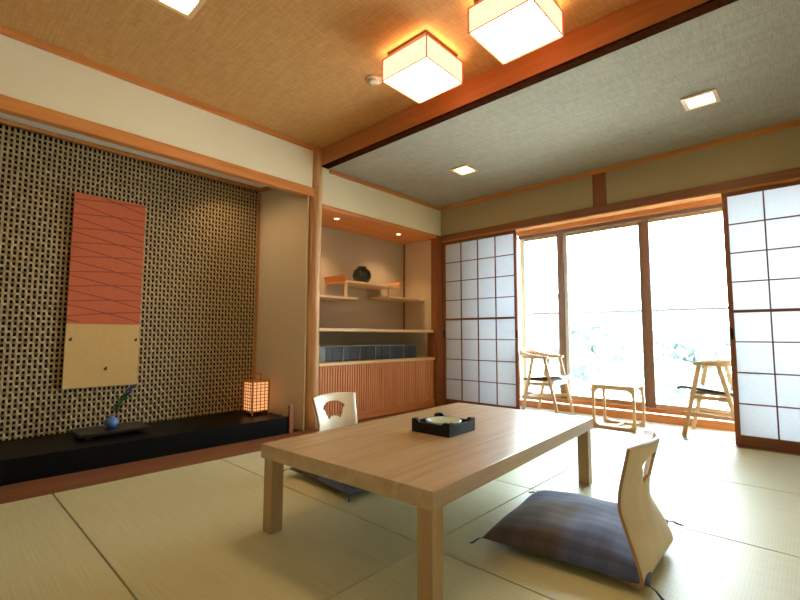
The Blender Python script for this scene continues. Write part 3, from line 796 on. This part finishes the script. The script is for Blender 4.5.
cu2 = copy_tree(cu1); cu2.location = (-2.13, 1.925, .020); cu2.rotation_euler = (0, 0, math.radians(-3))
tag(cu2, 'dark plaid floor cushion under the far side of the low table', 'cushion')

# ------------------------------------------------------------------ veranda armchairs
def armchair():
    r = empty('wooden_armchair'); m = M['chairwood']     # +x faces forwards
    for s in (-1, 1):
        y = s * .205
        b = MB(); b.bar((.215, y, 0), (.075, y, .632), .034, .026, up=(0, 1, 0), bev=.004); b.build('leg', m, r)
        b = MB(); b.bar((-.205, y, 0), (-.065, y, .632), .034, .026, up=(0, 1, 0), bev=.004); b.build('leg', m, r)
        b = MB(); b.bar((.175, y * .93, .205), (-.165, y * .93, .185), .022, .030, bev=.003); b.build('stretcher', m, r)
        b = MB(); b.bar((.145, y * .93, .352), (-.135, y * .93, .345), .022, .034, bev=.003); b.build('seat_rail', m, r)
    b = MB(); b.bar((.145, -.19, .352), (.145, .19, .352), .022, .034, bev=.003); b.build('seat_rail', m, r)
    b = MB(); b.bar((-.16, -.19, .19), (-.16, .19, .19), .022, .026, bev=.003); b.build('stretcher', m, r)
    # seat
    b = MB(); prof = [(.255, .425), (.22, .440), (.10, .432), (-.05, .415), (-.19, .398)]
    pl = [(x, z) for x, z in prof] + [(x, z - .020) for x, z in prof[::-1]]
    b.prism(pl, 'Y', -.185, .185); b.build('seat', M['leather'], r)
    b = MB(); b.box(-.15, .16, -.17, .17, .370, .389, bev=.003); b.build('seat_base', m, r)
    # bent arm and crest rail
    pts = []
    for s, rng in ((-1, 1), ):
        pass
    path = [(.115, -.205, .645), (.02, -.207, .645), (-.10, -.207, .650), (-.20, -.185, .668), (-.255, -.11, .695), (-.270, 0, .705), (-.255, .11, .695), (-.20, .185, .668), (-.10, .207, .650), (.02, .207, .645), (.115, .205, .645)]
    b = MB()
    secs = []
    for i, p in enumerate(path):
        q0, q1 = Vector(path[max(i-1, 0)]), Vector(path[min(i+1, len(path)-1)]); d = (q1 - q0); d.z = 0; d.normalize(); a = Vector((-d.y, d.x, 0)); p = Vector(p)
        cen = 1 - abs(i - 5) / 5; wd, hh = .022 - .010 * cen, .011 + .034 * cen
        secs.append([b.bm.verts.new(p + a * sx * wd + Vector((0, 0, sz * hh))) for sx, sz in ((-1, -1), (1, -1), (1, 1), (-1, 1))])
    for A_, B_ in zip(secs, secs[1:]):
        for k in range(4): b.bm.faces.new((A_[k], A_[(k+1) % 4], B_[(k+1) % 4], B_[k])).smooth = True
    b.bm.faces.new(secs[0][::-1]); b.bm.faces.new(secs[-1]); b.build('backrest', m, r)
    return r
ac1 = armchair(); ac1.location = (-.664, 4.875, .001); ac1.rotation_euler = (0, 0, PI)
tag(ac1, 'wooden armchair with dark seat partly behind the right sliding screen', 'armchair', 'veranda armchairs')
ac2 = copy_tree(ac1); ac2.location = (-2.27, 4.93, .001); ac2.rotation_euler = (0, 0, 0)
tag(ac2, 'wooden armchair with dark seat beside the left sliding screen', 'armchair')

# side table
st_ = empty('side_table', (-1.43, 4.70, .001)); tag(st_, 'small low wooden table with looped frame legs between the two armchairs', 'side table')
def loopframe(y):
    b = MB(); o_, i_ = [], []
    def rr(w, z0, z1, r):
        P_ = []
        for cx, cz, a0 in ((w - r, z1 - r, 0), (-w + r, z1 - r, 90), (-w + r, z0 + r, 180), (w - r, z0 + r, 270)):
            for k in range(6): a = math.radians(a0 + 90 * k / 5); P_.append((cx + r * math.cos(a), cz + r * math.sin(a)))
        return P_
    O, I = rr(.195, .0, .392, .012), rr(.172, .024, .370, .05)
    va = [[b.bm.verts.new((x, y + t, z)) for x, z in L] for L in (O, I) for t in (-.012, .012)]
    n = len(O)
    for k in range(n):
        k2 = (k + 1) % n
        for q in ((0, 1), (3, 2), (2, 0), (1, 3)): b.bm.faces.new((va[q[0]][k], va[q[0]][k2], va[q[1]][k2], va[q[1]][k]))
    b.build('frame_leg', M['chairwood'], st_)
loopframe(-.155); loopframe(.155)
MB().box(-.195, .195, -.172, .172, .393, .411, bev=.004).build('table_top', M['chairwood'], st_)
b = MB(); b.box(-.012, .012, -.142, .142, .002, .022); b.build('stretcher', M['chairwood'], st_)

# ------------------------------------------------------------------ light
w = bpy.data.worlds.new('World'); sc.world = w; w.use_nodes = True; nt = w.node_tree; nt.nodes.clear()
o = nt.nodes.new('ShaderNodeOutputWorld'); bg = nt.nodes.new('ShaderNodeBackground'); bg.inputs[0].default_value = (.75, .91, 1, 1); bg.inputs[1].default_value = 12
nt.links.new(bg.outputs[0], o.inputs[0])
S = bpy.data.lights.new('sun', 'SUN'); S.energy = 18; S.color = (1, .96, .88); S.angle = math.radians(.6)
so = bpy.data.objects.new('sun', S); col.objects.link(so)
el, az = math.radians(62), math.radians(10)
dv = Vector((math.sin(az) * math.cos(el), -math.cos(az) * math.cos(el), -math.sin(el)))
so.rotation_euler = dv.to_track_quat('-Z', 'Y').to_euler()
P_ = bpy.data.lights.new('window_portal', 'AREA'); P_.shape = 'RECTANGLE'; P_.size = 3.4; P_.size_y = 2.1; P_.cycles.is_portal = True
po = bpy.data.objects.new('window_portal', P_); col.objects.link(po); po.location = (-1.0, 5.45, 1.15); po.rotation_euler = (-PI / 2, 0, 0)

for nm, lab, cat in (('light_block_slab', 'unseen slab added under the room to stop light leaks', 'floor'), ('light_block_left', 'unseen closure added behind the alcoves to stop light leaks', 'wall'), ('roof', 'unseen slab added above the room to block stray sun', 'roof'),
        ('wall_left_alcove_near', 'tan plaster near end wall of the woven alcove', 'wall'), ('wall_left_near', 'cream plaster wall beside the near end of the alcove', 'wall'),
        ('wall_left_shelf_near', 'tan plaster partition behind the log post', 'wall'), ('trim_3', 'dark board floor under the slatted cabinet', 'floor board'),
        ('wall_right', 'cream plaster right wall', 'wall'), ('wall_behind', 'cream plaster wall behind the viewer', 'wall'), ('wall_back_right', 'narrow cream wall right of the right sliding screen', 'wall'),
        ('wall_veranda_left', 'white left end wall of the veranda', 'wall'), ('wall_veranda_right', 'white right end wall of the veranda', 'wall'), ('wall_veranda_pier', 'white wall left of the veranda window', 'wall'),
        ('sun_block_eave', 'unseen slab added above the window to limit the sun patch', 'eave')):
    tag(bpy.data.objects[nm], lab, cat)

# ------------------------------------------------------------------ camera
cd = bpy.data.cameras.new('camera'); cd.sensor_width = 36; cd.lens = 36 * 440.16 / 800; cd.clip_start = .02
co = bpy.data.objects.new('camera', cd); col.objects.link(co)
r_ = Vector((0.73172, 0.6816, 0.00336)); u_ = Vector((0.0531, -0.06192, 0.99667)); f_ = Vector((-0.67954, 0.7291, 0.0815))
mt = Matrix((r_, u_, -f_)).transposed().to_4x4(); mt.translation = (0, 0, .88); co.matrix_world = mt
sc.camera = co
sc.view_settings.view_transform = 'Standard'; sc.view_settings.look = 'None'; sc.view_settings.exposure = 1.1; sc.view_settings.gamma = 1; sc.view_settings.use_curve_mapping = False
